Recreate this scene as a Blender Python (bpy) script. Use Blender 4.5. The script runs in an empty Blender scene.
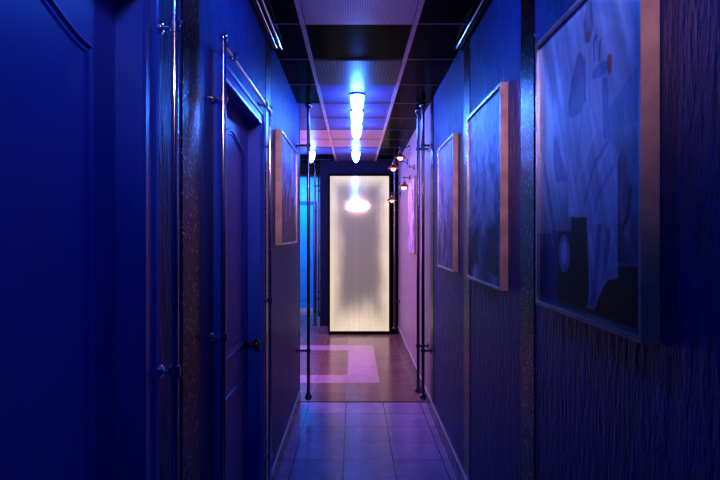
import bpy, bmesh, math
import numpy as np
from mathutils import Vector, Matrix
C = bpy.context.scene.collection
PI = math.pi

# ---------------------------------------------------------------- helpers
def link(name, bm, mats, parent=None, smooth=False, recalc=True):
    if recalc: bmesh.ops.recalc_face_normals(bm, faces=bm.faces)
    me = bpy.data.meshes.new(name); bm.to_mesh(me); bm.free()
    if not isinstance(mats, (list, tuple)): mats = [mats]
    for m in mats: me.materials.append(m)
    if smooth:
        for p in me.polygons: p.use_smooth = True
        try: me.set_sharp_from_angle(angle=math.radians(40))
        except Exception: pass
    o = bpy.data.objects.new(name, me); C.objects.link(o)
    if parent is not None:
        o.parent = parent
        o.matrix_parent_inverse = Matrix.Translation(-parent.location) if parent.type == 'EMPTY' else Matrix.Identity(4)
    return o

def tag(o, label, cat, group=None, kind=None):
    o['label'] = label; o['category'] = cat
    if group: o['group'] = group
    if kind: o['kind'] = kind
    return o

def thing(name, label, cat, loc, group=None, kind=None):
    o = bpy.data.objects.new(name, None); C.objects.link(o); o.location = loc
    o.empty_display_size = .05
    return tag(o, label, cat, group, kind)

def box(bm, x0, x1, y0, y1, z0, z1, mi=0):
    vs = [bm.verts.new(p) for p in ((x0,y0,z0),(x1,y0,z0),(x1,y1,z0),(x0,y1,z0),(x0,y0,z1),(x1,y0,z1),(x1,y1,z1),(x0,y1,z1))]
    for f in ((0,3,2,1),(4,5,6,7),(0,1,5,4),(1,2,6,5),(2,3,7,6),(3,0,4,7)):
        bm.faces.new([vs[i] for i in f]).material_index = mi

def boxes(*bs):
    bm = bmesh.new()
    for b in bs: box(bm, *b)
    return bm

def bevel(bm, w, seg=2):
    bmesh.ops.bevel(bm, geom=list(bm.edges), offset=w, segments=seg, profile=.5, affect='EDGES')
    return bm

def tube(bm, p0, p1, r0, r1=None, n=20):
    r1 = r0 if r1 is None else r1
    p0, p1 = Vector(p0), Vector(p1); d = (p1-p0).normalized()
    a = d.orthogonal().normalized(); b = d.cross(a)
    R = []
    for p, r in ((p0,r0),(p1,r1)):
        R.append([bm.verts.new(p + (a*math.cos(2*PI*i/n)+b*math.sin(2*PI*i/n))*r) for i in range(n)])
    for i in range(n):
        j = (i+1) % n
        bm.faces.new((R[0][i], R[0][j], R[1][j], R[1][i]))
    bm.faces.new(R[0][::-1]); bm.faces.new(R[1])

def lathe(bm, c, prof, axis='Z', n=28, flip=False):
    """prof: list of (radius, height) revolved round an axis through c"""
    c = Vector(c)
    ax = {'Z': (Vector((1,0,0)), Vector((0,1,0)), Vector((0,0,1))),
          'X': (Vector((0,1,0)), Vector((0,0,1)), Vector((1,0,0))),
          'Y': (Vector((1,0,0)), Vector((0,0,1)), Vector((0,1,0)))}[axis] if isinstance(axis, str) else axis
    rings = []
    for r, h in prof:
        if r < 1e-6: rings.append([bm.verts.new(c + ax[2]*h)])
        else: rings.append([bm.verts.new(c + ax[0]*r*math.cos(2*PI*i/n) + ax[1]*r*math.sin(2*PI*i/n) + ax[2]*h) for i in range(n)])
    for A, B in zip(rings, rings[1:]):
        for i in range(n):
            j = (i+1) % n
            if len(A) == 1 and len(B) == 1: continue
            if len(A) == 1: bm.faces.new((A[0], B[i], B[j]))
            elif len(B) == 1: bm.faces.new((A[i], A[j], B[0]))
            else: bm.faces.new((A[i], A[j], B[j], B[i]))

def ball(bm, c, r, n=20):
    lathe(bm, c, [(r*math.sin(PI*k/12), -r*math.cos(PI*k/12)) for k in range(13)], 'Z', n)

def copy_tree(o, parent=None):
    c = o.copy(); C.objects.link(c)
    if parent is not None:
        c.parent = parent; c.matrix_parent_inverse = o.matrix_parent_inverse.copy()
    for ch in list(o.children): copy_tree(ch, c)
    return c

# ---------------------------------------------------------------- materials
class NT:
    def __init__(s, name):
        s.m = bpy.data.materials.new(name); s.m.use_nodes = True
        s.t = s.m.node_tree; s.n = s.t.nodes; s.l = s.t.links
        s.b = s.n['Principled BSDF']
    def new(s, typ, **kw):
        n = s.n.new(typ)
        for k, v in kw.items():
            if k in n.inputs: n.inputs[k].default_value = v
            else: setattr(n, k, v)
        return n
    def link(s, a, b): s.l.new(a, b)
    def obj(s, scale=(1,1,1), loc=(0,0,0)):
        tc = s.new('ShaderNodeTexCoord'); mp = s.new('ShaderNodeMapping')
        mp.inputs['Scale'].default_value = scale; mp.inputs['Location'].default_value = loc
        s.link(tc.outputs['Object'], mp.inputs['Vector']); return mp.outputs['Vector']
    def ramp(s, fac, stops):
        r = s.new('ShaderNodeValToRGB'); s.link(fac, r.inputs['Fac'])
        e = r.color_ramp.elements
        while len(e) < len(stops): e.new(.5)
        for k, (p, c) in enumerate(stops):
            e[k].position = p; e[k].color = (*c, 1) if len(c) == 3 else c
        return r.outputs['Color']
    def math(s, op, a, b=None, c=None):
        n = s.new('ShaderNodeMath', operation=op)
        for i, v in enumerate((a, b, c)):
            if v is None: continue
            if isinstance(v, (int, float)): n.inputs[i].default_value = v
            else: s.link(v, n.inputs[i])
        return n.outputs[0]
    def bump(s, h, strength, dist):
        b = s.new('ShaderNodeBump'); b.inputs['Strength'].default_value = strength
        b.inputs['Distance'].default_value = dist; s.link(h, b.inputs['Height'])
        s.link(b.outputs['Normal'], s.b.inputs['Normal']); return b

def plain(name, col, rough=.5, metal=0, spec=.5, coat=0, noise=.12):
    t = NT(name); b = t.b
    b.inputs['Roughness'].default_value = rough; b.inputs['Metallic'].default_value = metal
    b.inputs['Specular IOR Level'].default_value = spec; b.inputs['Coat Weight'].default_value = coat
    n = t.new('ShaderNodeTexNoise', Scale=14.0, Detail=4.0); t.link(t.obj(), n.inputs['Vector'])
    lo = tuple(c*(1-noise) for c in col); hi = tuple(min(1, c*(1+noise)) for c in col)
    t.link(t.ramp(n.outputs['Fac'], [(.3, lo), (.7, hi)]), b.inputs['Base Color'])
    return t.m

def plaster(name, lo, hi, rough=.34, bump=.9, spec=.6):
    """paint over bark-like plaster with upright ridges"""
    t = NT(name); b = t.b
    w = t.new('ShaderNodeTexNoise', Scale=3.0, Detail=3.0)
    t.link(t.obj((1,1,.5)), w.inputs['Vector'])
    n = t.new('ShaderNodeTexNoise', Scale=1.0, Detail=6.0, Roughness=.65, Distortion=.5)
    t.link(t.obj((38,38,9)), n.inputs['Vector'])
    n2 = t.new('ShaderNodeTexNoise', Scale=1.0, Detail=3.0, Distortion=.6)
    t.link(t.obj((110,110,26)), n2.inputs['Vector'])
    ridge = t.ramp(n.outputs['Fac'], [(.36,(0,0,0)),(.5,(.55,.55,.55)),(.62,(1,1,1))])
    n3 = t.new('ShaderNodeTexNoise', Scale=1.0, Detail=2.0, Distortion=.4); t.link(t.obj((18,18,5)), n3.inputs['Vector'])
    n4 = t.new('ShaderNodeTexNoise', Scale=1.0, Detail=2.0); t.link(t.obj((60,60,9)), n4.inputs['Vector'])
    h = t.math('ADD', ridge, t.math('MULTIPLY', n2.outputs['Fac'], .7))
    hb = t.math('ADD', t.math('MULTIPLY', h, .6), t.math('ADD', t.math('MULTIPLY', n3.outputs['Fac'], 1.3), t.math('MULTIPLY', n4.outputs['Fac'], 1.4)))
    t.bump(hb, bump, .014)
    f = t.math('ADD', t.math('MULTIPLY', w.outputs['Fac'], .3), t.math('ADD', t.math('MULTIPLY', h, .22), t.math('MULTIPLY', n3.outputs['Fac'], .35)))
    t.link(t.ramp(f, [(.18, lo), (.75, hi)]), b.inputs['Base Color'])
    b.inputs['Roughness'].default_value = rough; b.inputs['Specular IOR Level'].default_value = spec
    return t.m

def mosaic(name):
    t = NT(name); b = t.b
    v = t.new('ShaderNodeTexVoronoi', Scale=230.0); t.link(t.obj((1,1,.55)), v.inputs['Vector'])
    sep = t.new('ShaderNodeSeparateColor'); t.link(v.outputs['Color'], sep.inputs[0])
    t.link(t.ramp(sep.outputs[0], [(.0, (.002,.002,.004)), (.86, (.005,.004,.009)), (.94, (.18,.17,.24)), (1, (.7,.66,.75))]), b.inputs['Base Color'])
    t.bump(sep.outputs[1], 1.0, .006)
    b.inputs['Metallic'].default_value = 1.0; b.inputs['Roughness'].default_value = .28
    return t.m

def tiles(name, col, grout, rough=.2, var=.12, mortar=.0035):
    t = NT(name); b = t.b
    br = t.new('ShaderNodeTexBrick', offset=0.0, squash=1.0)
    for k, v in (('Scale',1.0),('Mortar Size',mortar),('Mortar Smooth',.2),('Bias',0.0),('Brick Width',.33),('Row Height',.324)): br.inputs[k].default_value = v
    br.inputs['Color1'].default_value = (*[c*(1-var) for c in col],1); br.inputs['Color2'].default_value = (*[min(1,c*(1+var)) for c in col],1)
    br.inputs['Mortar'].default_value = (*grout,1)
    t.link(t.obj(loc=(.07+3.3, -5.03+32.4, 0)), br.inputs['Vector'])
    n = t.new('ShaderNodeTexNoise', Scale=9.0, Detail=5.0, Roughness=.6); t.link(t.obj(), n.inputs['Vector'])
    mx = t.new('ShaderNodeMix', data_type='RGBA', blend_type='MULTIPLY'); mx.inputs[0].default_value = .5
    t.link(br.outputs['Color'], mx.inputs[6]); t.link(t.ramp(n.outputs['Fac'], [(.3,(.5,.5,.5)),(.7,(1,1,1))]), mx.inputs[7])
    t.link(mx.outputs[2], b.inputs['Base Color'])
    rr = t.new('ShaderNodeMapRange'); rr.inputs['To Min'].default_value = rough*.75; rr.inputs['To Max'].default_value = rough*1.35
    t.link(n.outputs['Fac'], rr.inputs['Value']); t.link(rr.outputs[0], b.inputs['Roughness'])
    h = t.math('SUBTRACT', t.math('MULTIPLY', n.outputs['Fac'], .12), br.outputs['Fac'])
    t.bump(h, .5, .002)
    return t.m

def perforated(name, col, hole, pitch, rough, metal=.8, size=.36):
    t = NT(name); b = t.b
    v = t.obj((1/pitch,1/pitch,1)); s = t.new('ShaderNodeSeparateXYZ'); t.link(v, s.inputs[0])
    fx = t.math('SUBTRACT', t.math('FRACT', s.outputs[0]), .5); fy = t.math('SUBTRACT', t.math('FRACT', s.outputs[1]), .5)
    d = t.math('MAXIMUM', t.math('ABSOLUTE', fx), t.math('ABSOLUTE', fy))
    k = t.math('LESS_THAN', d, size)
    mx = t.new('ShaderNodeMix', data_type='RGBA'); t.link(k, mx.inputs[0])
    mx.inputs[6].default_value = (*col,1); mx.inputs[7].default_value = (*hole,1)
    t.link(mx.outputs[2], b.inputs['Base Color']); t.bump(t.math('SUBTRACT', 1.0, k), .4, .002)
    b.inputs['Roughness'].default_value = rough; b.inputs['Metallic'].default_value = metal
    return t.m

def emit(name, col, strength):
    t = NT(name); b = t.b
    b.inputs['Base Color'].default_value = (*[min(1,c) for c in col],1)
    b.inputs['Emission Color'].default_value = (*col,1); b.inputs['Emission Strength'].default_value = strength
    return t

M = {}
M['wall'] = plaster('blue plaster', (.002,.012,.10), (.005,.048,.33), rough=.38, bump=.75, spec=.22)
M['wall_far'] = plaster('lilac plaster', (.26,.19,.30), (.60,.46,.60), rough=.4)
M['wall_side'] = plain('side wall paint', (.5,.46,.72), .5)
M['portal'] = plaster('portal plaster', (.010,.009,.03), (.02,.024,.09), rough=.5, spec=.12)
M['door'] = plain('blue door paint', (.010,.060,.52), .42, spec=.35, noise=.05)
M['door_dark'] = plain('blue violet door paint', (.03,.035,.34), .4, spec=.4, noise=.05)
M['casing'] = plain('blue casing paint', (.018,.075,.5), .36, spec=.5, noise=.05)
M['mosaic'] = mosaic('dark glitter mosaic')
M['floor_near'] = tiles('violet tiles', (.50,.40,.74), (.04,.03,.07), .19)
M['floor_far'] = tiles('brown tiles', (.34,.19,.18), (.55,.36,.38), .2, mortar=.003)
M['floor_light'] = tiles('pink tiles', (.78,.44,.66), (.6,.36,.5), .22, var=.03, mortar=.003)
M['skirt'] = tiles('skirting tile', (.15,.12,.24), (.06,.05,.09), .25)
M['skirt_edge'] = plain('pale skirting edge', (.85,.78,.85), .3, metal=.3)
M['black'] = plain('black gloss tile', (.004,.003,.006), .22, spec=.06)
M['black'].node_tree.nodes['Principled BSDF'].inputs['IOR'].default_value = 1.18
M['blackmat'] = plain('matt black', (.006,.006,.008), .6, spec=.2)
M['satin'] = plain('satin violet metal', (.15,.11,.32), .42, metal=0, spec=.3, noise=.05)
M['silver'] = plain('pale metal panel', (.62,.44,.54), .42, metal=0, noise=.05)
M['tee'] = plain('ceiling bar', (.85,.6,.68), .35, metal=.3)
M['tee_dark'] = plain('dark ceiling bar', (.10,.08,.12), .3, metal=.5)
M['perf_pink'] = perforated('pink perforated metal', (.85,.58,.72), (.42,.26,.38), .012, .38, .3, .3)
M['perf_dark'] = perforated('dark perforated metal', (.15,.11,.11), (.004,.004,.005), .0245, .42, .3, .34)
M['chrome'] = plain('chrome', (.82,.80,.84), .12, metal=1, noise=.03)
M['chrome_dark'] = plain('dark chrome', (.16,.16,.21), .18, metal=1, noise=.03)
M['copper'] = plain('copper wood', (.60,.37,.34), .34, metal=.35, noise=.22)
M['glint_lip'] = plain('pale glint lip', (.8,.75,.78), .2, metal=.9, noise=.05)  # pale tone stands in for lamp reflections along the frame lip
M['handle'] = plain('black handle', (.012,.012,.014), .28, spec=.6)
M['cyan_door'] = plain('cyan door', (.03,.45,.85), .45, noise=.05)
M['amber'] = emit('amber bulb', (1.0,.42,.20), 9).m
M['shade_red'] = plain('copper shade', (.75,.34,.28), .25, metal=.9)

# blue lamp glass: brighter at the mouth, bluer to the tip
t = emit('lamp glass', (.045,.17,1.0), 130.0); M['lamp'] = t.m
t.b.inputs['Roughness'].default_value = .2
lw = t.new('ShaderNodeLayerWeight', Blend=.35)
r_ = t.ramp(lw.outputs['Facing'], [(0,(.075,.25,.95)),(.30,(.04,.17,.8)),(.62,(.002,.006,.14))]); t.link(r_, t.b.inputs['Emission Color'])

# ---------------------------------------------------------------- dimensions
EYE = 1.5; HC = 2.628
XL = -.485
def XR(y): return .622 + .006*y
YE = 8.5            # end screen
YB = 11.0           # far back wall
Y0 = -1.6           # wall behind the viewer
YJ = 5.03           # tile joint
XS = -2.6           # side room outer wall
RCOL = (.006)

# ---------------------------------------------------------------- floor & ceiling
bm = bmesh.new()
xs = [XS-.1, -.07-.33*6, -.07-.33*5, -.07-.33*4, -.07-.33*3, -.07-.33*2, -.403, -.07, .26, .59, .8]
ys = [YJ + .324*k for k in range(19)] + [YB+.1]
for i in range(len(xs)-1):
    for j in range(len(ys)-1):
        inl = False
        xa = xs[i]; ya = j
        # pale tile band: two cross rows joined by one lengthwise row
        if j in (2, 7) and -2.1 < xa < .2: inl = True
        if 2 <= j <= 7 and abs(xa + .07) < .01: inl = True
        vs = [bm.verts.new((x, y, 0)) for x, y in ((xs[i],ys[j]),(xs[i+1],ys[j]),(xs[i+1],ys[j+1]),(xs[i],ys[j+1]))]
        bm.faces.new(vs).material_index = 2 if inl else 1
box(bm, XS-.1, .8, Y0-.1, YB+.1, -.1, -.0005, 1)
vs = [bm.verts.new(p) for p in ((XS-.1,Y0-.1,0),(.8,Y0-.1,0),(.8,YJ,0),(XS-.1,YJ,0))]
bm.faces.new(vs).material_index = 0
bmesh.ops.remove_doubles(bm, verts=bm.verts, dist=1e-5)
o = link('floor', bm, [M['floor_near'], M['floor_far'], M['floor_light']], recalc=False)
tag(o, 'glossy square tiled floor, violet in front and brown with a pink tile band beyond', 'floor', kind='structure')
o = link('trim_1', boxes((XL-.002, XR(YJ), YJ-.006, YJ+.006, 0, .004)), M['blackmat'])
tag(o, 'thin dark joint strip crossing the floor at the pole bases', 'floor strip', kind='structure')

bm = bmesh.new()
tx = [XS-.1, -2.074, -1.474, -.874, -.274, .326, .8]
ty = [Y0-.1] + [2.987-.6*k for k in range(7,0,-1)] + [2.987+.6*k for k in range(14)] + [YB+.1]
for i in range(len(tx)-1):
    for j in range(len(ty)-1):
        yc = (ty[j]+ty[j+1])/2
        mi = 0
        if i == 4 and yc > 4.2: mi = 1
        if 5.95 < yc < 7.2 and i < 5: mi = 2
        if i < 4 and yc > 5 and mi == 0: mi = 1 if yc < 8 else 0
        vs = [bm.verts.new((x, y, HC)) for x, y in ((tx[i],ty[j]),(tx[i],ty[j+1]),(tx[i+1],ty[j+1]),(tx[i+1],ty[j]))]
        bm.faces.new(vs).material_index = mi
box(bm, XS-.1, .8, Y0-.1, YB+.1, HC+.0005, HC+.1, 0)
o = link('ceiling', bm, [M['black'], M['satin'], M['silver']], recalc=False)
tag(o, 'suspended ceiling of glossy black and satin square panels', 'ceiling', kind='structure')
bm = bmesh.new()
for x in (-.274, .326):
    box(bm, x-.013, x+.013, Y0, YE, HC-.006, HC-.0005)
for x in (-.874, -1.474, -2.074): box(bm, x-.013, x+.013, YJ, YB, HC-.006, HC-.0005)
o = link('trim_2', bm, M['tee']); tag(o, 'pale lengthwise ceiling grid bars', 'ceiling grid', kind='structure')
bm = bmesh.new()
for y in ty[1:-1]:
    box(bm, XL if y < 5 else XS, XR(y), y-.007, y+.007, HC-.004, HC-.0008)
o = link('trim_3', bm, M['tee_dark']); tag(o, 'thin dark crosswise ceiling grid bars', 'ceiling grid', kind='structure')

for lab, y, m in (('pinkish perforated metal ceiling panel, the nearest one above the corridor', 2.387, 'perf_pink'),
                  ('dark perforated metal ceiling panel just in front of the blue lamps', 3.587, 'perf_dark')):
    bm = boxes((-.259, .311, y+.009, y+.591, HC-.009, HC-.0008)); bevel(bm, .002, 1)
    tag(link('ceiling_panel', bm, M[m]), lab, 'ceiling panel')

# ---------------------------------------------------------------- walls
D1 = (.466, 1.246, 2.045); D2 = (2.02, 2.80, 2.062)
WB = XL-.15
bm = boxes((WB, XL, Y0, D1[0], 0, HC), (WB, XL, D1[0], D1[1], D1[2], HC), (WB, XL, D1[1], D2[0], 0, HC),
           (WB, XL, D2[0], D2[1], D2[2], HC), (WB, XL, D2[1], 5.0, 0, HC), (WB, XL-.085, D1[0], D1[1], 0, D1[2]), (WB, XL-.085, D2[0], D2[1], 0, D2[2]))
tag(link('wall_left', bm, M['wall']), 'left wall of deep blue ridged plaster with two door recesses', 'wall', kind='structure')

def rwall(name, y0, y1, mat, lab):
    bm = bmesh.new()
    a, b = XR(y0), XR(y1)
    vs = [bm.verts.new(p) for p in ((a,y0,0),(b,y1,0),(b+.12,y1,0),(a+.12,y0,0),(a,y0,HC),(b,y1,HC),(b+.12,y1,HC),(a+.12,y0,HC))]
    for f in ((0,3,2,1),(4,5,6,7),(0,1,5,4),(1,2,6,5),(2,3,7,6),(3,0,4,7)): bm.faces.new([vs[i] for i in f])
    tag(link(name, bm, M[mat]), lab, 'wall', kind='structure')
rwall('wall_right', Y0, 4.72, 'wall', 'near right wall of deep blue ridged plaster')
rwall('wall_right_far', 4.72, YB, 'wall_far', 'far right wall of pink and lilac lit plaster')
tag(link('wall_front', boxes((XS-.1, .8, Y0-.1, Y0, 0, HC)), M['wall']), 'blue wall closing the corridor behind the viewer', 'wall', kind='structure')
tag(link('wall_side_near', boxes((XS, WB, 4.88, 5.0, 0, HC)), M['wall_side']), 'lilac side room wall turning left behind the corridor wall', 'wall', kind='structure')
tag(link('wall_side_left', boxes((XS-.1, XS, 4.88, YB, 0, HC)), M['wall_side']), 'lilac outer wall of the side room', 'wall', kind='structure')
tag(link('wall_back', boxes((XS, -.516, YB, YB+.1, 0, HC)), M['wall_side']), 'lilac far wall around the bright cyan door', 'wall', kind='structure')
PX0 = -.516
tag(link('wall_end', boxes((PX0, XR(YE), YE, YB+.1, 0, HC)), M['portal']), 'dark blue plaster end wall around the glowing glass panel', 'wall', kind='structure')
tag(link('trim_4', boxes((XS, PX0, 8.75, 8.95, 2.44, HC)), M['blackmat']), 'black ceiling beam across the side passage', 'beam', kind='structure')

# glitter strips
n = 5
def strip_r(y0, y1, name, lab):
    bm = bmesh.new()
    a, b = XR(y0), XR(y1); d = .003
    vs = [bm.verts.new(p) for p in ((a-d,y0,0),(b-d,y1,0),(b,y1,0),(a,y0,0),(a-d,y0,HC),(b-d,y1,HC),(b,y1,HC),(a,y0,HC))]
    for f in ((0,3,2,1),(4,5,6,7),(0,1,5,4),(1,2,6,5),(2,3,7,6),(3,0,4,7)): bm.faces.new([vs[i] for i in f])
    tag(link(name, bm, M['mosaic']), lab, 'wall strip', kind='structure')
for a, b, lab in ((.80,.955,'glitter mosaic strip at the right edge of the view'), (1.965,2.12,'dark glitter mosaic strip between the large painting and the next'),
                  (3.09,3.26,'glitter mosaic strip behind the far edge of the second painting'), (4.56,4.74,'glitter mosaic strip beside the right pair of poles')):
    strip_r(a, b, 'trim_%d' % n, lab); n += 1
for a, b, lab in ((1.575,1.745,'dark glitter mosaic strip between the two doors on the left'), (3.07,3.24,'glitter mosaic strip between the second door rail and the left painting')):
    tag(link('trim_%d' % n, boxes((XL, XL+.003, a, b, 0, HC)), M['mosaic']), lab, 'wall strip', kind='structure'); n += 1
tag(link('trim_%d' % n, boxes((WB, XL+.003, 4.985, 5.004, 0, HC)), M['mosaic']), 'glitter edge strip ending the left wall', 'wall strip', kind='structure'); n += 1
# black cornices
tag(link('trim_%d' % n, boxes((XL, XL+.02, Y0, 3.27, 2.578, HC)), M['blackmat']), 'black cornice along the top of the left wall', 'cornice', kind='structure'); n += 1
tag(link('trim_%d' % n, boxes((XR(2)-.018, XR(3.3), Y0, 3.27, 2.578, HC)), M['blackmat']), 'black cornice along the top of the right wall', 'cornice', kind='structure'); n += 1

# skirting
def skirt(name, segs, side, lab):
    bm = bmesh.new()
    for a, b in segs:
        for z0, z1, d, mi in ((0,.113,.010,0),(.113,.120,.0125,1)):
            if side < 0: box(bm, XL, XL+d, a, b, z0, z1, mi)
            else:
                p, q = XR(a), XR(b)
                vs = [bm.verts.new(v) for v in ((p-d,a,z0),(q-d,b,z0),(q,b,z0),(p,a,z0),(p-d,a,z1),(q-d,b,z1),(q,b,z1),(p,a,z1))]
                for f in ((0,3,2,1),(4,5,6,7),(0,1,5,4),(1,2,6,5),(2,3,7,6),(3,0,4,7)): bm.faces.new([vs[i] for i in f]).material_index = mi
    tag(link(name, bm, [M['skirt'], M['skirt_edge']]), lab, 'skirting', kind='structure')
skirt('baseboard_left', ((Y0,.36),(1.36,1.93),(2.89,4.985)), -1, 'tiled skirting with a pale top edge along the left wall')
skirt('baseboard_right', ((Y0,YE),), 1, 'tiled skirting with a pale top edge along the right wall')

# ---------------------------------------------------------------- doors on the left
def arch(u): return .055*(1-math.cos(PI*min(1,max(0,u))))/2
def door(name, D, lab, mat, hz=None):
    y0, y1, zt = D; xf = -.530
    root = thing(name, lab, 'door', ((xf), (y0+y1)/2, 0), kind='structure')
    bm = boxes((xf-.038, xf, y0+.003, y1-.003, .006, zt-.004)); link('leaf', bm, mat, root)
    # panel mouldings (upper arched, lower plain)
    def loop(ya, yb, za, zb, arched):
        pts = [(ya, za), (yb, za)]
        N = 24 if arched else 1
        for k in range(N+1):
            s = k/N; y = yb + (ya-yb)*s
            u = 1-abs(2*s-1)
            pts.append((y, zb + (arch(u) if arched else 0)))
        return pts
    for ya, yb, za, zb, ar in ((y0+.122, y1-.122, .98, zt-.162, True), (y0+.122, y1-.122, .17, .83, False)):
        outer = loop(ya, yb, za, zb, ar); prof = [(0,0.0),(.004,.009),(.010,.0095),(.014,.004),(.020,.0045),(.026,.001)]
        bm = bmesh.new(); rings = []
        cy, cz = (ya+yb)/2, (za+zb)/2
        for off, h in prof:
            ring = []
            for (y, z) in outer:
                sy = (yb-ya-2*off)/(yb-ya); sz = (zb-za-2*off)/(zb-za)
                ring.append(bm.verts.new((xf+h, cy+(y-cy)*sy, cz+(z-cz)*sz)))
            rings.append(ring)
        L = len(outer)
        for A, B in zip(rings, rings[1:]):
            for i in range(L): bm.faces.new((A[i], A[(i+1)%L], B[(i+1)%L], B[i]))
        bm.faces.new(rings[-1])
        for v in rings[0]: pass
        link('panel_moulding', bm, mat, root)
    # lining + casing
    w = .09; x1 = XL+.020
    bm = boxes((XL-.085, x1-.004, y0-.004, y0+.003, 0, zt), (XL-.085, x1-.004, y1-.003, y1+.0, 0, zt), (XL-.085, x1-.004, y0, y1, zt-.004, zt))
    link('door_lining', bm, M['casing'] , root)
    bm = bmesh.new()
    prof = [(0,.0),(0,.016),(.006,.020),(.055,.017),(.062,.023),(w-.012,.024),(w,.014),(w,0)]
    rows = []
    for d, h in prof:
        rows.append([bm.verts.new(p) for p in ((XL+h, y0-d, 0),(XL+h, y0-d, zt+d*.75),(XL+h, y1+d, zt+d*.75),(XL+h, y1+d, 0))])
    for A, B in zip(rows, rows[1:]):
        for i in range(3): bm.faces.new((A[i], A[i+1], B[i+1], B[i]))
    link('door_casing', bm, M['casing'], root)
    link('head_bead_highlight', boxes((XL+.016, XL+.024, y0, y1, zt-.004, zt+.006)), M['skirt_edge'], root)  # pale strip stands in for light caught on the casing edge
    # handle
    yh, zh = y1-.06, (.965 if name == 'door_2' else .90)
    bm = bmesh.new(); lathe(bm, (xf, yh, zh), [(0,0),(.024,0),(.026,.004),(.020,.009),(.011,.012),(.010,.034),(.014,.038),(.025,.043),(.028,.053),(.024,.064),(.012,.069),(0,.070)], 'X', 24)
    link('door_knob', bm, M['handle'], root, smooth=True)
    bm = boxes((xf+.0003, xf+.005, yh-.016, yh+.016, zh-.115, zh-.05)); bevel(bm, .002, 1)
    link('keyhole_plate', bm, M['handle'], root)
    return root
door('door_1', D1, 'deep blue panelled door nearest on the left with an arched panel', M['door'])
door('door_2', D2, 'darker blue door with a black knob inside the chrome rail frame', M['door_dark'])

# cyan door far back
r = thing('door_3', 'bright cyan lit door at the back of the side passage', 'door', (-1.17, YB, 0), kind='structure')
link('leaf', boxes((-1.56,-.80,YB-.03,YB,.02,2.09)), M['cyan_door'], r)
bm = bmesh.new()
for z0, z1 in ((.22,.72),(.80,1.28),(1.36,1.95)):
    box(bm, -1.46,-1.21, YB-.038, YB-.03, z0, z1); box(bm, -1.15,-.90, YB-.038, YB-.03, z0, z1)
link('panel_moulding', bevel(bm, .003, 1), M['cyan_door'], r)
link('door_casing', boxes((-1.63,-1.56,YB-.045,YB,0,2.16),(-.80,-.74,YB-.045,YB,0,2.16),(-1.56,-.80,YB-.045,YB,2.09,2.16)), M['casing'], r)
link('threshold', boxes((-1.56,-.80,YB-.075,YB-.039,0,.07)), M['skirt_edge'], r)
bm = bmesh.new(); lathe(bm, (-.87, YB-.03, 1.0), [(.022,0),(.022,-.006),(.009,-.01),(.009,-.04),(.025,-.05),(.02,-.065),(0,-.068)], 'Y', 18)
link('door_knob', bm, M['chrome'], r, smooth=True)

# ---------------------------------------------------------------- chrome rails round the doors
def bracket_bm(x, y, z, xw, r=.0085):
    """collar on the pole at x,y,z and stub to a wall rosette at xw"""
    bm = bmesh.new(); s = 1 if xw > x else -1
    lathe(bm, (x, y, z-.014), [(r,0),(r+.0045,.001),(r+.0045,.027),(r,.028)], 'Z', 20)
    tube(bm, (x, y, z), (xw, y, z), r*.7)
    ax = (Vector((0,1,0)), Vector((0,0,1)), Vector((s,0,0)))
    d = abs(xw-x)
    lathe(bm, (x, y, z), [(r*.62,d-.010),(r*1.1,d-.009),(r*1.9,d-.004),(r*1.9,d),(0,d)], ax, 20)
    lathe(bm, (x, y, z), [(0,-(r+.008)),(r*.6,-(r+.006)),(r*.75,-r),(r*.6,0)], ax, 16)
    return bm

def door_rail(x, ya, yb, zt, lab, xw, zs):
    root = thing('chrome_door_rail', lab, 'rail', (x, (ya+yb)/2, 0), 'chrome pipe rails around the left doors')
    R = .0085
    for y, zz in ((ya, zt), (yb, zt)):
        bm = bmesh.new(); tube(bm, (x, y, .03), (x, y, zt), R); link('upright', bm, M['chrome'], root, smooth=True)
        bm = bmesh.new(); ball(bm, (x, y, zt+.008), .014); link('finial', bm, M['chrome'], root, smooth=True)
        bm = bmesh.new(); lathe(bm, (x,y,0), [(0,0),(.026,0),(.026,.006),(.012,.012),(.011,.032),(0,.032)], 'Z', 20); link('foot', bm, M['chrome'], root, smooth=True)
        for z in zs: link('bracket', bracket_bm(x, y, z, xw(y)), M['chrome'], root, smooth=True)
    bm = bmesh.new(); tube(bm, (x, ya, zt-.010), (x, yb, zt-.010), R*.9)
    for y, s in ((ya,1),(yb,-1)): lathe(bm, (x, y, zt-.010), [(R*.9, s*.0),(R*1.5, s*.012),(R*1.5, s*.034),(R*.9, s*.036)], 'Y', 20)
    link('crossbar', bm, M['chrome'], root, smooth=True)
    for y in (ya+.14*(yb-ya), yb-.14*(yb-ya)): link('bracket', bracket_bm(x, y, zt-.010, XL), M['chrome'], root, smooth=True)
door_rail(-.4275, .36, 1.335, 2.185, 'chrome pipe rail around the nearest blue door on the left', lambda y: XL+.022, (.33,1.175,1.995))
door_rail(-.4430, 1.90, 2.955, 2.162, 'chrome pipe rail framing the second blue door on the left', lambda y: XL, (.33,1.155,1.965))

# ceiling rods
for side, lab, lx in ((-1, 'left', (-.431,-.458)), (1, 'right', (.607,.633))):
    root = thing('ceiling_rail', 'twin slim chrome rods hung under the ceiling along the %s wall' % lab, 'rail', (lx[0], 1.5, 2.60), 'twin rods under the ceiling')
    for x in lx:
        bm = bmesh.new(); tube(bm, (x, Y0+.05, 2.604), (x, 3.3, 2.604), .0065); ball(bm, (x, 3.3, 2.604), .0085, 12)
        link('rod', bm, M['chrome'], root, smooth=True)
    for y in (-1.0, .6, 1.9, 3.2):
        bm = boxes((min(lx)-.007, max(lx)+.007, y-.006, y+.006, 2.604, HC)); link('hanger', bm, M['handle'], root)

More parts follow.
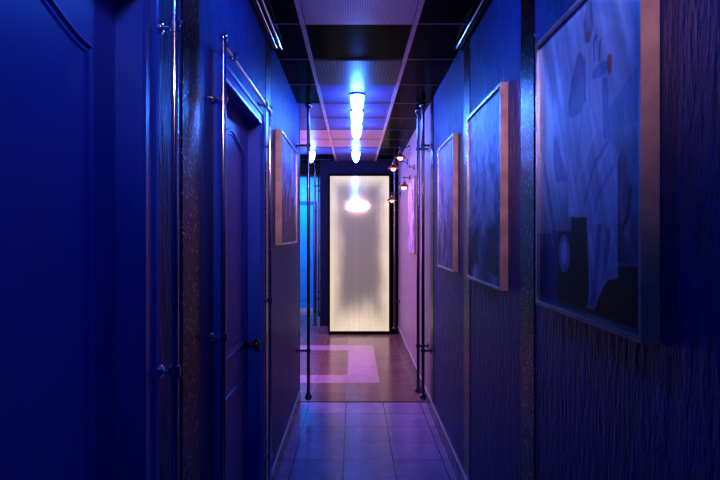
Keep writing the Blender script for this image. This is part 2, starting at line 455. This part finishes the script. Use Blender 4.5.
# ---------------------------------------------------------------- floor to ceiling poles
def pole(x, y, lab, xw, z0=.135, z1=2.595, zb=(.525,2.255), yw=None):
    root = thing('chrome_pole', lab, 'pole', (x, y, 0), 'ball ended poles on wall brackets')
    R = .0135
    bm = bmesh.new(); tube(bm, (x,y,z0), (x,y,z1), R, n=24); link('pole', bm, M['chrome_dark'], root, smooth=True)
    for z in (z0, z1):
        bm = bmesh.new(); ball(bm, (x,y,z), .030); lathe(bm, (x,y,z+(.026 if z == z0 else -.036)), [(.0135,0),(.018,.001),(.018,.009),(.0135,.010)], 'Z', 20)
        link('ball_finial', bm, M['chrome_dark'], root, smooth=True)
    for z in zb: link('bracket', bracket_bm(x, y, z, xw, .0135), M['chrome_dark'], root, smooth=True)
pole(-.3835, 4.72, 'dark chrome pole with ball ends at the end of the left wall', XL)
pole(.5816, 4.72, 'dark chrome pole at the right wall, nearer of the touching pair', XR(4.72)-.002)
pole(.5640, 4.92, 'dark chrome pole at the right wall, farther and shorter looking of the pair', XR(4.92))
pole(.5930, 8.20, 'slim far chrome pole just right of the glowing panel', XR(8.2))
pole(-.600, 8.60, 'far chrome pole left of the end wall, nearer of the two there', PX0)
pole(-.605, 9.60, 'farthest chrome pole beside the cyan door', PX0)

# ---------------------------------------------------------------- pendant lamps
def lamp(x, y, lab, first=[None]):
    if first[0] is None:
        root = thing('ceiling_lamp', lab, 'lamp', (x, y, HC), 'blue glass ceiling lamps')
        bm = bmesh.new(); lathe(bm, (x,y,HC), [(0,-.001),(.060,-.001),(.063,-.006),(.060,-.014),(.0,-.014)], 'Z', 28)
        link('ceiling_cap', bm, M['chrome'], root, smooth=True)
        prof = [(0,-.0145),(.054,-.0145)]
        for k in range(0, 15):
            s = k/14; prof.append((.057*(1-s**2.4)**.62 if s < 1 else 0, -.016-.148*s))
        bm = bmesh.new(); lathe(bm, (x,y,HC), prof, 'Z', 32)
        link('glass_shade', bm, M['lamp'], root, smooth=True); first[0] = root; return root
    o = copy_tree(first[0]); o.location = (x, y, HC); o['label'] = lab; return o
for x, y, lab in ((.026,4.487,'blue glowing glass ceiling lamp, largest and nearest in the corridor row'),
                  (.026,5.087,'blue glowing glass ceiling lamp, second from the front in the row'),
                  (.026,5.687,'blue glowing glass ceiling lamp, third from the front in the row'),
                  (.026,7.487,'blue glowing glass ceiling lamp hanging just before the end wall'),
                  (-.574,7.487,'blue glowing glass ceiling lamp in the side passage left of the end wall'),
                  (.026,2.087,'added blue glass ceiling lamp above the second left door, unseen above the view'),  # added out of view to light the near doors and walls
                  (.026,.287,'added blue glass ceiling lamp over the viewer, unseen')):  # added overhead out of view, more blue light for the near corridor
    lamp(x, y, lab)

# ---------------------------------------------------------------- glowing panel
PW0, PW1, PZ0, PZ1 = -.363, .530, .045, 2.392
root = thing('illuminated_glass_panel', 'tall cream glowing ribbed glass panel in a dark frame at the corridor end', 'light panel', ((PW0+PW1)/2, YE, 0))
yf = YE-.05
bm = boxes((PW0-.025, PW0, yf, YE, 0, PZ1+.03), (PW1, PW1+.035, yf, YE, 0, PZ1+.03), (PW0, PW1, yf, YE, PZ1, PZ1+.03), (PW0, PW1, yf, YE, 0, PZ0))
link('frame', bm, M['black'], root)
t = NT('lit ribbed glass'); b = t.b
tc = t.new('ShaderNodeTexCoord'); s = t.new('ShaderNodeSeparateXYZ'); t.link(tc.outputs['Object'], s.inputs[0])
X, Z = s.outputs[0], s.outputs[2]
dx = t.math('MINIMUM', t.math('SUBTRACT', X, PW0), t.math('SUBTRACT', PW1, X))
dz0 = t.math('MULTIPLY', t.math('SUBTRACT', Z, PZ0), .42); dz1 = t.math('MULTIPLY', t.math('SUBTRACT', PZ1, Z), .9)
d = t.math('SMOOTH_MIN', t.math('SMOOTH_MIN', dx, dz0, .10), dz1, .10)
nz = t.new('ShaderNodeTexNoise', Scale=2.2, Detail=2.0); t.link(tc.outputs['Object'], nz.inputs['Vector'])
nz2 = t.new('ShaderNodeTexNoise', Scale=1.0, Detail=3.0); mp2 = t.new('ShaderNodeMapping'); mp2.inputs['Scale'].default_value = (14,1,1.6)
t.link(tc.outputs['Object'], mp2.inputs['Vector']); t.link(mp2.outputs['Vector'], nz2.inputs['Vector'])
d = t.math('ADD', d, t.math('ADD', t.math('MULTIPLY', t.math('SUBTRACT', nz.outputs['Fac'], .5), .14), t.math('MULTIPLY', t.math('SUBTRACT', nz2.outputs['Fac'], .5), .10)))
g = t.new('ShaderNodeMapRange', interpolation_type='SMOOTHERSTEP'); t.link(d, g.inputs['Value'])
g.inputs['From Min'].default_value = -.06; g.inputs['From Max'].default_value = .29; g.inputs['To Min'].default_value = 1.0; g.inputs['To Max'].default_value = .27
def dots(v, p): return t.math('ABSOLUTE', t.math('SINE', t.math('MULTIPLY', v, PI/p)))
gr = t.math('MULTIPLY', t.math('ADD', .86, t.math('MULTIPLY', dots(X, .0275), .2)), t.math('ADD', .9, t.math('MULTIPLY', dots(Z, .030), .14)))
seam = t.math('ADD', 1.0, t.math('MULTIPLY', t.math('LESS_THAN', t.math('ABSOLUTE', t.math('SUBTRACT', X, .038)), .004), .35))
st = t.math('MULTIPLY', t.math('MULTIPLY', g.outputs[0], gr), seam)
b.inputs['Emission Color'].default_value = (1.0,.86,.62,1)
t.link(t.ramp(g.outputs[0], [(.15,(.78,.74,.50)),(.75,(1,.86,.60))]), b.inputs['Emission Color'])
t.link(t.math('MULTIPLY', st, .66), b.inputs['Emission Strength'])
b.inputs['Base Color'].default_value = (.22,.21,.20,1); b.inputs['Metallic'].default_value = .22; b.inputs['Roughness'].default_value = .07
t.bump(dots(X, .0275), .03, .001)
link('ribbed_glass', boxes((PW0, PW1, YE-.022, YE-.004, PZ0, PZ1)), t.m, root)
# dark pilaster right of panel
tag(link('trim_%d' % n, boxes((PW1+.036, XR(YE)-.002, YE-.02, YE, 0, 2.42)), M['black']), 'glossy black upright right of the glowing panel', 'pilaster', kind='structure'); n += 1
tag(link('trim_%d' % n, boxes((PX0-.004, PW0-.026, YE-.012, YE, 0, .12)), M['skirt']), 'dark red brown skirting left of the glowing panel', 'skirting', kind='structure'); n += 1

# ---------------------------------------------------------------- paintings
rng = np.random.default_rng(4)
def vnoise(U, V, fu, fv, seed):
    r = np.random.default_rng(seed); G = r.random((64,64))
    x = U*fu; y = V*fv; xi = np.floor(x).astype(int); yi = np.floor(y).astype(int)
    fx = x-xi; fy = y-yi; fx = fx*fx*(3-2*fx); fy = fy*fy*(3-2*fy)
    g = lambda a, b: G[a % 64, b % 64]
    return (g(xi,yi)*(1-fx)+g(xi+1,yi)*fx)*(1-fy) + (g(xi,yi+1)*(1-fx)+g(xi+1,yi+1)*fx)*fy
def fbm(U, V, fu, fv, seed, o=4):
    s = 0; a = .5; t_ = 0
    for k in range(o): s = s + a*vnoise(U, V, fu*2**k, fv*2**k, seed+k); t_ += a; a *= .55
    return s/t_
def inpoly(U, V, P):
    ins = np.zeros(U.shape, bool); n_ = len(P)
    for i in range(n_):
        x0, y0 = P[i]; x1, y1 = P[(i+1) % n_]
        c = ((y0 > V) != (y1 > V)); xx = (x1-x0)*(V-y0)/((y1-y0) if y1 != y0 else 1e-9)+x0
        ins ^= c & (U < xx)
    return ins
def ell(U, V, cx, cy, rx, ry): return ((U-cx)/rx)**2+((V-cy)/ry)**2 < 1

def canvas(name, x0, ya, x1, yb, z0, z1, paint, parent, NU=170, NV=210, matrough=.42):
    """ya = far (u=0), yb = near (u=1)"""
    us = np.linspace(0,1,NU); vs = np.linspace(0,1,NV); U, V = np.meshgrid(us, vs)
    col = np.clip(paint(U, V), 0, 1)
    co = np.zeros((NV*NU,3)); co[:,0] = (x0+(x1-x0)*U).ravel(); co[:,1] = (ya+(yb-ya)*U).ravel(); co[:,2] = (z0+(z1-z0)*V).ravel()
    idx = np.arange(NV*NU).reshape(NV,NU)
    F = np.stack([idx[:-1,:-1], idx[:-1,1:], idx[1:,1:], idx[1:,:-1]], -1).reshape(-1,4)
    me = bpy.data.meshes.new(name); me.from_pydata(co.tolist(), [], F.tolist())
    ca = me.color_attributes.new('paint', 'FLOAT_COLOR', 'POINT')
    ca.data.foreach_set('color', np.concatenate([col.reshape(-1,3), np.ones((NV*NU,1))], 1).ravel())
    t = NT(name+' paint'); a = t.new('ShaderNodeVertexColor', layer_name='paint'); t.link(a.outputs['Color'], t.b.inputs['Base Color'])
    t.b.inputs['Roughness'].default_value = matrough; t.b.inputs['Specular IOR Level'].default_value = .22
    nn = t.new('ShaderNodeTexNoise', Scale=120.0, Detail=3.0); t.link(t.obj(), nn.inputs['Vector']); t.bump(nn.outputs['Fac'], .25, .002)
    me.materials.append(t.m); o = bpy.data.objects.new(name, me); C.objects.link(o)
    if parent: o.parent = parent; o.matrix_parent_inverse = Matrix.Translation(-parent.location)
    return o

def picture(side, yn, yf, z0, z1, depth, paint, lab):
    """framed picture; yn near end, yf far end"""
    X_ = XR if side > 0 else (lambda y: XL)
    s = -side
    root = thing('framed_painting', lab, 'painting', (X_((yn+yf)/2), (yn+yf)/2, z0), 'framed paintings on the corridor walls')
    w = .009
    def slab(bm, ya, yb, za, zb, d0, d1, mi=0):
        P = []
        for z in (za, zb):
            for y, d in ((ya,d0),(yb,d0),(yb,d1),(ya,d1)): P.append(bm.verts.new((X_(y)+s*d, y, z)))
        for f in ((0,3,2,1),(4,5,6,7),(0,1,5,4),(1,2,6,5),(2,3,7,6),(3,0,4,7)): bm.faces.new([P[i] for i in f]).material_index = mi
    bm = bmesh.new()
    slab(bm, yn, yn+w, z0, z1, .001, depth); slab(bm, yf-w, yf, z0, z1, .001, depth)
    slab(bm, yn+w, yf-w, z0, z0+w, .001, depth); slab(bm, yn+w, yf-w, z1-w, z1, .001, depth)
    link('frame', bm, M['copper'], root)
    bm = bmesh.new(); g = w+.0005
    e = .004; dd = depth-.008
    slab(bm, yn+g, yf-g, z0+g, z0+g+e, dd-.006, depth+.001); slab(bm, yn+g, yf-g, z1-g-e, z1-g, dd-.006, depth+.001)
    slab(bm, yf-g-e, yf-g, z0+g+e, z1-g-e, dd-.006, depth+.001)
    link('inner_lip', bm, M['glint_lip'], root)
    d = depth-.010
    bm = bmesh.new(); slab(bm, yn+w+.001, yf-w-.001, z0+w+.001, z1-w-.001, .002, d-.004); link('backing_board', bm, M['blackmat'], root)
    a, b_ = (yf-w-.005, yn+w+.002)
    o = canvas('canvas', X_(a)+s*d, a, X_(b_)+s*d, b_, z0+w+.005, z1-w-.005, paint, root)
    return root

def mixc(col, mask, c, k=1.0):
    m = (mask*k)[..., None] if mask.dtype != bool else (mask.astype(float)*k)[..., None]
    return col*(1-m) + np.array(c)*m
def edge(U, V, P, w): # soft lines along polyline
    d = np.full(U.shape, 9.)
    for (x0,y0),(x1,y1) in zip(P, P[1:]):
        dx, dy = x1-x0, y1-y0; t_ = np.clip(((U-x0)*dx+(V-y0)*dy)/(dx*dx+dy*dy+1e-9),0,1)
        d = np.minimum(d, np.hypot(U-x0-t_*dx, V-y0-t_*dy))
    return np.clip(1-d/w, 0, 1)

BIGP=[
([(0.0, 0.261), (0.251, 0.271), (0.3, 0.208), (0.251, 0.064), (0.0, -0.003)], (0.1, 0.12, 0.22), 0.6),
([(0.0, 0.202), (0.238, 0.207), (0.238, 0.005), (0.0, -0.003)], (0.06, 0.09, 0.22), 0.7),
([(0.405, 0.328), (0.581, 0.323), (0.581, -0.004), (0.405, 0.009)], (0.1, 0.07, 0.07), 0.8),
([(0.251, 0.271), (0.416, 0.271), (0.416, 0.003), (0.251, 0.006)], (0.07, 0.05, 0.08), 0.7),
([(0.251, 0.096), (0.405, 0.106), (0.405, 0.002), (0.251, 0.003)], (0.045, 0.03, 0.05), 0.95),
([(0.74, 0.165), (0.966, 0.176), (0.966, -0.003), (0.706, -0.003)], (0.03, 0.018, 0.025), 0.95),
([(0.561, 0.119), (0.834, 0.137), (0.834, -0.0), (0.561, 0.0)], (0.035, 0.02, 0.03), 0.9),
([(0.966, 0.207), (1.01, 0.208), (1.01, -0.004), (0.966, -0.003)], (0.05, 0.12, 0.35), 0.8),
([(0.926, 0.313), (1.01, 0.311), (1.01, 0.208), (0.905, 0.205)], (0.2, 0.14, 0.2), 0.6),
([(0.512, 0.848), (0.542, 0.808), (0.552, 0.686), (0.481, 0.635), (0.383, 0.658), (0.371, 0.704), (0.416, 0.779), (0.47, 0.849)], (0.20, 0.16, 0.28), 0.6),
([(0.609, 0.798), (0.756, 0.761), (0.74, 0.707), (0.78, 0.529), (0.834, 0.472), (0.834, 0.261), (0.788, 0.247), (0.571, 0.245), (0.561, 0.314), (0.371, 0.319), (0.371, 0.465), (0.405, 0.546), (0.383, 0.651), (0.522, 0.653), (0.599, 0.738)], (0.42, 0.44, 0.58), 0.72),
([(0.199, 0.626), (0.251, 0.583), (0.36, 0.466), (0.36, 0.442), (0.225, 0.452), (0.186, 0.536)], (0.22, 0.2, 0.36), 0.6),
([(0.654, 0.591), (0.772, 0.53), (0.834, 0.472), (0.834, 0.261), (0.571, 0.261), (0.581, 0.525)], (0.34, 0.35, 0.5), 0.7),
([(0.571, 0.292), (0.834, 0.288), (0.834, 0.137), (0.74, 0.125), (0.672, 0.067), (0.636, 0.024), (0.571, 0.023), (0.59, 0.121), (0.571, 0.198)], (0.33, 0.32, 0.45), 0.85),
([(0.663, 0.291), (0.698, 0.29), (0.654, 0.065), (0.609, 0.037)], (0.16, 0.14, 0.26), 0.6),
([(0.74, 0.275), (0.772, 0.275), (0.748, 0.146), (0.698, 0.099)], (0.17, 0.15, 0.27), 0.6),
([(0.834, 0.467), (0.863, 0.491), (0.892, 0.466), (0.885, 0.421), (0.919, 0.392), (0.926, 0.313), (0.877, 0.261), (0.834, 0.261)], (0.22, 0.15, 0.22), 0.8),
([(0.834, 0.261), (0.877, 0.261), (0.953, 0.191), (0.946, 0.175), (0.834, 0.186)], (0.2, 0.14, 0.19), 0.8),
([(0.561, 0.992), (0.618, 0.979), (0.627, 0.9), (0.599, 0.856), (0.552, 0.863), (0.532, 0.928)], (0.2, 0.17, 0.22), 0.55),
([(0.698, 0.723), (0.748, 0.711), (0.772, 0.536), (0.715, 0.538)], (0.12, 0.18, 0.38), 0.6),
([(0.892, 0.674), (1.004, 0.699), (1.004, 0.549), (0.78, 0.557), (0.756, 0.618)], (0.22, 0.24, 0.42), 0.5),
([(0.416, 1.043), (0.985, 0.853), (0.985, 0.78), (0.819, 0.856)], (0.28, 0.34, 0.5), 0.3)]
BIGE=[(0.764, 0.748, 0.021, 0.031, (0.5, 0.16, 0.1), 0.85), (0.689, 0.748, 0.075, 0.021, (0.16, 0.22, 0.42), 0.6), (0.324, 0.191, 0.064, 0.066, (0.26, 0.25, 0.42), 0.85), (0.324, 0.195, 0.03, 0.041, (0.42, 0.42, 0.62), 0.8), (0.863, 0.464, 0.022, 0.024, (0.28, 0.2, 0.26), 0.9), (0.581, 0.88, 0.023, 0.018, (0.36, 0.22, 0.14), 0.6), (0.78, 0.828, 0.039, 0.026, (0.34, 0.38, 0.56), 0.35)]
BIGL=[([(0.636, 0.791), (0.627, 0.848), (0.654, 0.859)], 0.012, (0.1, 0.14, 0.3), 0.8),
([(0.681, 0.78), (0.689, 0.837)], 0.01, (0.1, 0.14, 0.3), 0.8),
([(0.599, 0.8), (0.59, 0.858)], 0.008, (0.5, 0.5, 0.65), 0.6),
([(0.764, 0.531), (0.636, 0.473), (0.542, 0.356)], 0.012, (0.14, 0.16, 0.32), 0.7),
([(0.803, 0.456), (0.654, 0.366), (0.636, 0.321)], 0.012, (0.16, 0.17, 0.34), 0.6),
([(0.522, 0.653), (0.481, 0.537), (0.46, 0.441)], 0.012, (0.16, 0.18, 0.36), 0.5),
([(0.654, 0.576), (0.542, 0.498), (0.501, 0.454)], 0.01, (0.6, 0.62, 0.78), 0.6),
([(0.74, 0.506), (0.672, 0.454)], 0.01, (0.6, 0.62, 0.78), 0.5),
([(0.834, 0.467), (0.834, 0.186)], 0.01, (0.07, 0.06, 0.12), 0.8),
([(0.863, 0.431), (0.848, 0.356), (0.892, 0.269)], 0.02, (0.3, 0.2, 0.22), 0.8),
([(0.919, 0.379), (0.905, 0.314), (0.863, 0.274)], 0.012, (0.08, 0.05, 0.09), 0.9),
([(0.609, 0.982), (0.59, 0.648)], 0.006, (0.12, 0.14, 0.28), 0.5),
([(0.416, 0.779), (0.383, 0.668)], 0.012, (0.1, 0.08, 0.16), 0.6),
([(0.542, 0.821), (0.552, 0.686)], 0.01, (0.1, 0.08, 0.18), 0.6),
([(0.599, 0.245), (0.59, 0.059)], 0.012, (0.5, 0.48, 0.62), 0.6),
([(0.796, 0.261), (0.723, 0.115)], 0.012, (0.46, 0.44, 0.58), 0.6)]
def paint_big(U, V):
    n1 = fbm(U+.25*V, V, 4, 5, 11); n2 = fbm(U, V, 14, 7, 31); n3 = fbm(U+.5*V, V*.6, 24, 4, 51)
    base = np.array([.38,.42,.56])*(.55+.75*n1[...,None])
    base = base*(.35+.75*np.clip(V*1.35-.08,0,1))[...,None]
    glow = np.exp(-(((U-.10)/.28)**2+((V-.62)/.25)**2)); base += glow[...,None]*np.array([.22,.28,.34])*.9*(.5+n2[...,None])
    c = base
    for P, colr, k in BIGP:
        m = inpoly(U+.012*(n2-.5), V+.012*(n1-.5), P)
        c = mixc(c, m, colr, k)
    for cx, cy, rx, ry, colr, k in BIGE:
        c = mixc(c, ell(U, V, cx, cy, rx, ry), colr, k)
    for P, w, colr, k in BIGL: c = mixc(c, edge(U, V, P, w), colr, k)
    return np.clip((c*(.55+.8*n3[...,None]+.12*np.clip(n2-.5,-1,1)[...,None])-.12)*1.9, .008, 1)

def flowing(seed, tint, dark, swirl=1.0, bottom=.45, figures=()):
    def f(U, V):
        w = fbm(U, V, 3, 3, seed)*swirl; n1 = fbm(U+w, V+.6*w, 7, 3.2, seed+5); n2 = fbm(U+.7*w, V, 26, 5, seed+9); n3 = fbm(U, V, 10, 12, seed+13)
        c = np.array(dark) + (np.array(tint)-np.array(dark))*np.clip(1.7*n1-.35,0,1)[...,None]
        streak = np.clip((n2-.52)*5,0,1)*np.clip((n3-.35)*3,0,1)
        c = c + streak[...,None]*np.array([.22,.24,.30])
        for P, colr, k in figures:
            m = inpoly(U+.05*(n3-.5), V+.05*(n1-.5), P); c = mixc(c, m, colr, k)
        sh = bottom+(1-bottom)*np.clip(V*2.0-.35,0,1)
        c = c*sh[...,None]; c[...,0] += .05*np.clip(.55-V,0,1)*n1
        c = c*(.6+.8*fbm(U, V, 40, 22, seed+20)[...,None])
        return np.clip((c-.24)*2.3+.30, .008, 1)
    return f

fig_b = [([(.25,.85),(.42,.92),(.62,.78),(.70,.55),(.86,.30),(.62,.38),(.50,.25),(.36,.40),(.22,.30),(.34,.60)], (.50,.54,.70), .55),
         ([(.45,.72),(.55,.70),(.60,.45),(.50,.40)], (.16,.2,.36), .6), ([(.1,.25),(.3,.3),(.35,.1),(.12,.08)], (.20,.12,.15), .6),
         ([(.6,.3),(.9,.28),(.92,.05),(.6,.06)], (.14,.09,.14), .6)]
fig_c = [([(.3,.95),(.55,.88),(.6,.5),(.45,.3),(.3,.45)], (.46,.44,.66), .5), ([(.55,.5),(.8,.6),(.85,.2),(.6,.15)], (.30,.16,.26), .5)]
fig_l = [([(0,.0),(1,.0),(1,.42),(.9,.50),(.84,.38),(.75,.62),(.66,.40),(.5,.55),(.42,.72),(.33,.45),(.2,.50),(.1,.36),(0,.45)], (.16,.10,.13), .8),
         ([(.36,.5),(.46,.62),(.5,.3),(.38,.25)], (.48,.40,.46), .6), ([(.62,.45),(.7,.52),(.72,.2),(.64,.2)], (.42,.34,.4), .5)]
fig_d = [([(.2,.9),(.5,.95),(.4,.5),(.7,.2),(.3,.05),(.15,.5)], (.62,.45,.72), .5), ([(.6,.9),(.8,.7),(.55,.45)], (.25,.15,.35), .5)]
picture(1, 1.150, 1.829, 1.276, 2.122, .040, paint_big, 'large framed painting nearest on the right wall with draped cloth and a figure')
picture(1, 2.305, 3.010, 1.270, 2.130, .034, flowing(71, (.46,.50,.68), (.10,.13,.26), 1.2, .42, fig_b), 'framed blue painting of pale flowing drapery, second from the viewer on the right wall')
picture(1, 3.450, 4.120, 1.270, 2.130, .033, flowing(91, (.52,.46,.66), (.16,.14,.30), .6, .55, fig_c), 'framed violet painting third along the right wall, before the pair of poles')
picture(1, 5.800, 6.500, 1.300, 2.115, .034, flowing(111, (.66,.5,.74), (.22,.16,.36), .8, .8, fig_d), 'small looking far framed painting beyond the poles on the pink wall')
picture(-1, 3.440, 4.380, 1.437, 2.150, .042, flowing(131, (.52,.48,.66), (.24,.2,.36), .5, .75, fig_l), 'framed painting with dark jagged shapes, the only one on the left wall')

# ---------------------------------------------------------------- arm spotlights on the far right wall
def spot(y, zm, xh, zh, lab, head=True, dy=0.0):
    xw = XR(y)
    root = thing('wall_spotlight', lab, 'wall lamp', (xw, y, zm), 'copper arm spotlights at the far right')
    ax = (Vector((0,1,0)), Vector((0,0,1)), Vector((-1,0,0)))
    bm = bmesh.new(); lathe(bm, (xw-.001,y,zm), [(0,0),(.030,0),(.028,.010),(.012,.016),(0,.018)], ax, 20); link('mount_plate', bm, M['chrome_dark'], root, smooth=True)
    bm = bmesh.new(); tube(bm, (xw-.015,y,zm), (xh,y+dy,zm+.005), .0055, n=12); ball(bm, (xh,y+dy,zm+.005), .011, 12)
    tube(bm, (xh,y+dy,zm+.005), (xh,y+dy,zh+.05), .0055, n=12)
    link('arm', bm, M['chrome_dark'], root, smooth=True)
    if not head: return
    bm = bmesh.new(); lathe(bm, (xh,y+dy,zh), [(0,.066),(.018,.063),(.022,.042),(.030,.030),(.058,.012),(.072,-.008),(.069,-.010),(.052,.006),(.024,.022),(0,.024)], 'Z', 28)
    link('shade', bm, M['shade_red'], root, smooth=True)
    bm = bmesh.new(); ball(bm, (xh,y+dy,zh-.006), .030, 18); link('bulb', bm, M['amber'], root, smooth=True)
spot(6.69, 2.545, .550, 2.43, 'copper spotlight highest at the far right, on a long arm')
spot(6.90, 2.40, .485, 2.325, 'copper spotlight second highest, reaching farthest from the right wall')
spot(6.55, 2.17, .585, 2.065, 'copper spotlight with the brightest amber bulb above the far painting')
spot(8.05, 2.10, .545, 2.005, 'small copper spotlight lowest, beside the top of the glowing panel')

spot(6.10, 2.24, .60, 2.22, 'short empty spotlight mount on the pink wall above the far painting', head=False)
# ---------------------------------------------------------------- lights
def area(name, loc, rot, size, col, power, sy=None, vis=None):
    l = bpy.data.lights.new(name, 'AREA'); l.size = size; l.color = col; l.energy = power
    if sy: l.shape = 'RECTANGLE'; l.size_y = sy
    o = bpy.data.objects.new(name, l); C.objects.link(o); o.location = loc; o.rotation_euler = rot
    return o
area('pink_side_light', (-1.7, 6.6, 1.75), (0, math.radians(-90), 0), 1.2, (1.0,.42,.58), 40, 1.6)
area('cyan_side_light', (-1.1, 10.0, 2.5), (math.radians(35), 0, 0), .5, (.02,.45,1.0), 40)
area('lilac_side_light', (-1.6, 7.6, 2.55), (0,0,0), .8, (.55,.35,1.0), 20)
o = area('warm_ceiling_light', (.12,-.7,2.42), (math.radians(82),0,0), .5, (1.0,.62,.66), 3.0, .05); o.data.spread = math.radians(44)

w = bpy.data.worlds.new('world'); bpy.context.scene.world = w; w.use_nodes = True
w.node_tree.nodes['Background'].inputs[0].default_value = (.01,.015,.06,1); w.node_tree.nodes['Background'].inputs[1].default_value = .3

# ---------------------------------------------------------------- camera
cd = bpy.data.cameras.new('camera'); cam = bpy.data.objects.new('camera', cd); C.objects.link(cam)
cam.location = (0,0,EYE); cam.rotation_euler = (PI/2, 0, 0)
cd.sensor_width = 36; cd.lens = 28.0; cd.shift_x = 6/720; cd.shift_y = -5/720; cd.clip_start = .02
bpy.context.scene.camera = cam
sc = bpy.context.scene
sc.view_settings.view_transform = 'Standard'; sc.view_settings.look = 'None'; sc.view_settings.exposure = .3; sc.view_settings.gamma = .84
sc.cycles.max_bounces = 10; sc.cycles.sample_clamp_indirect = 6
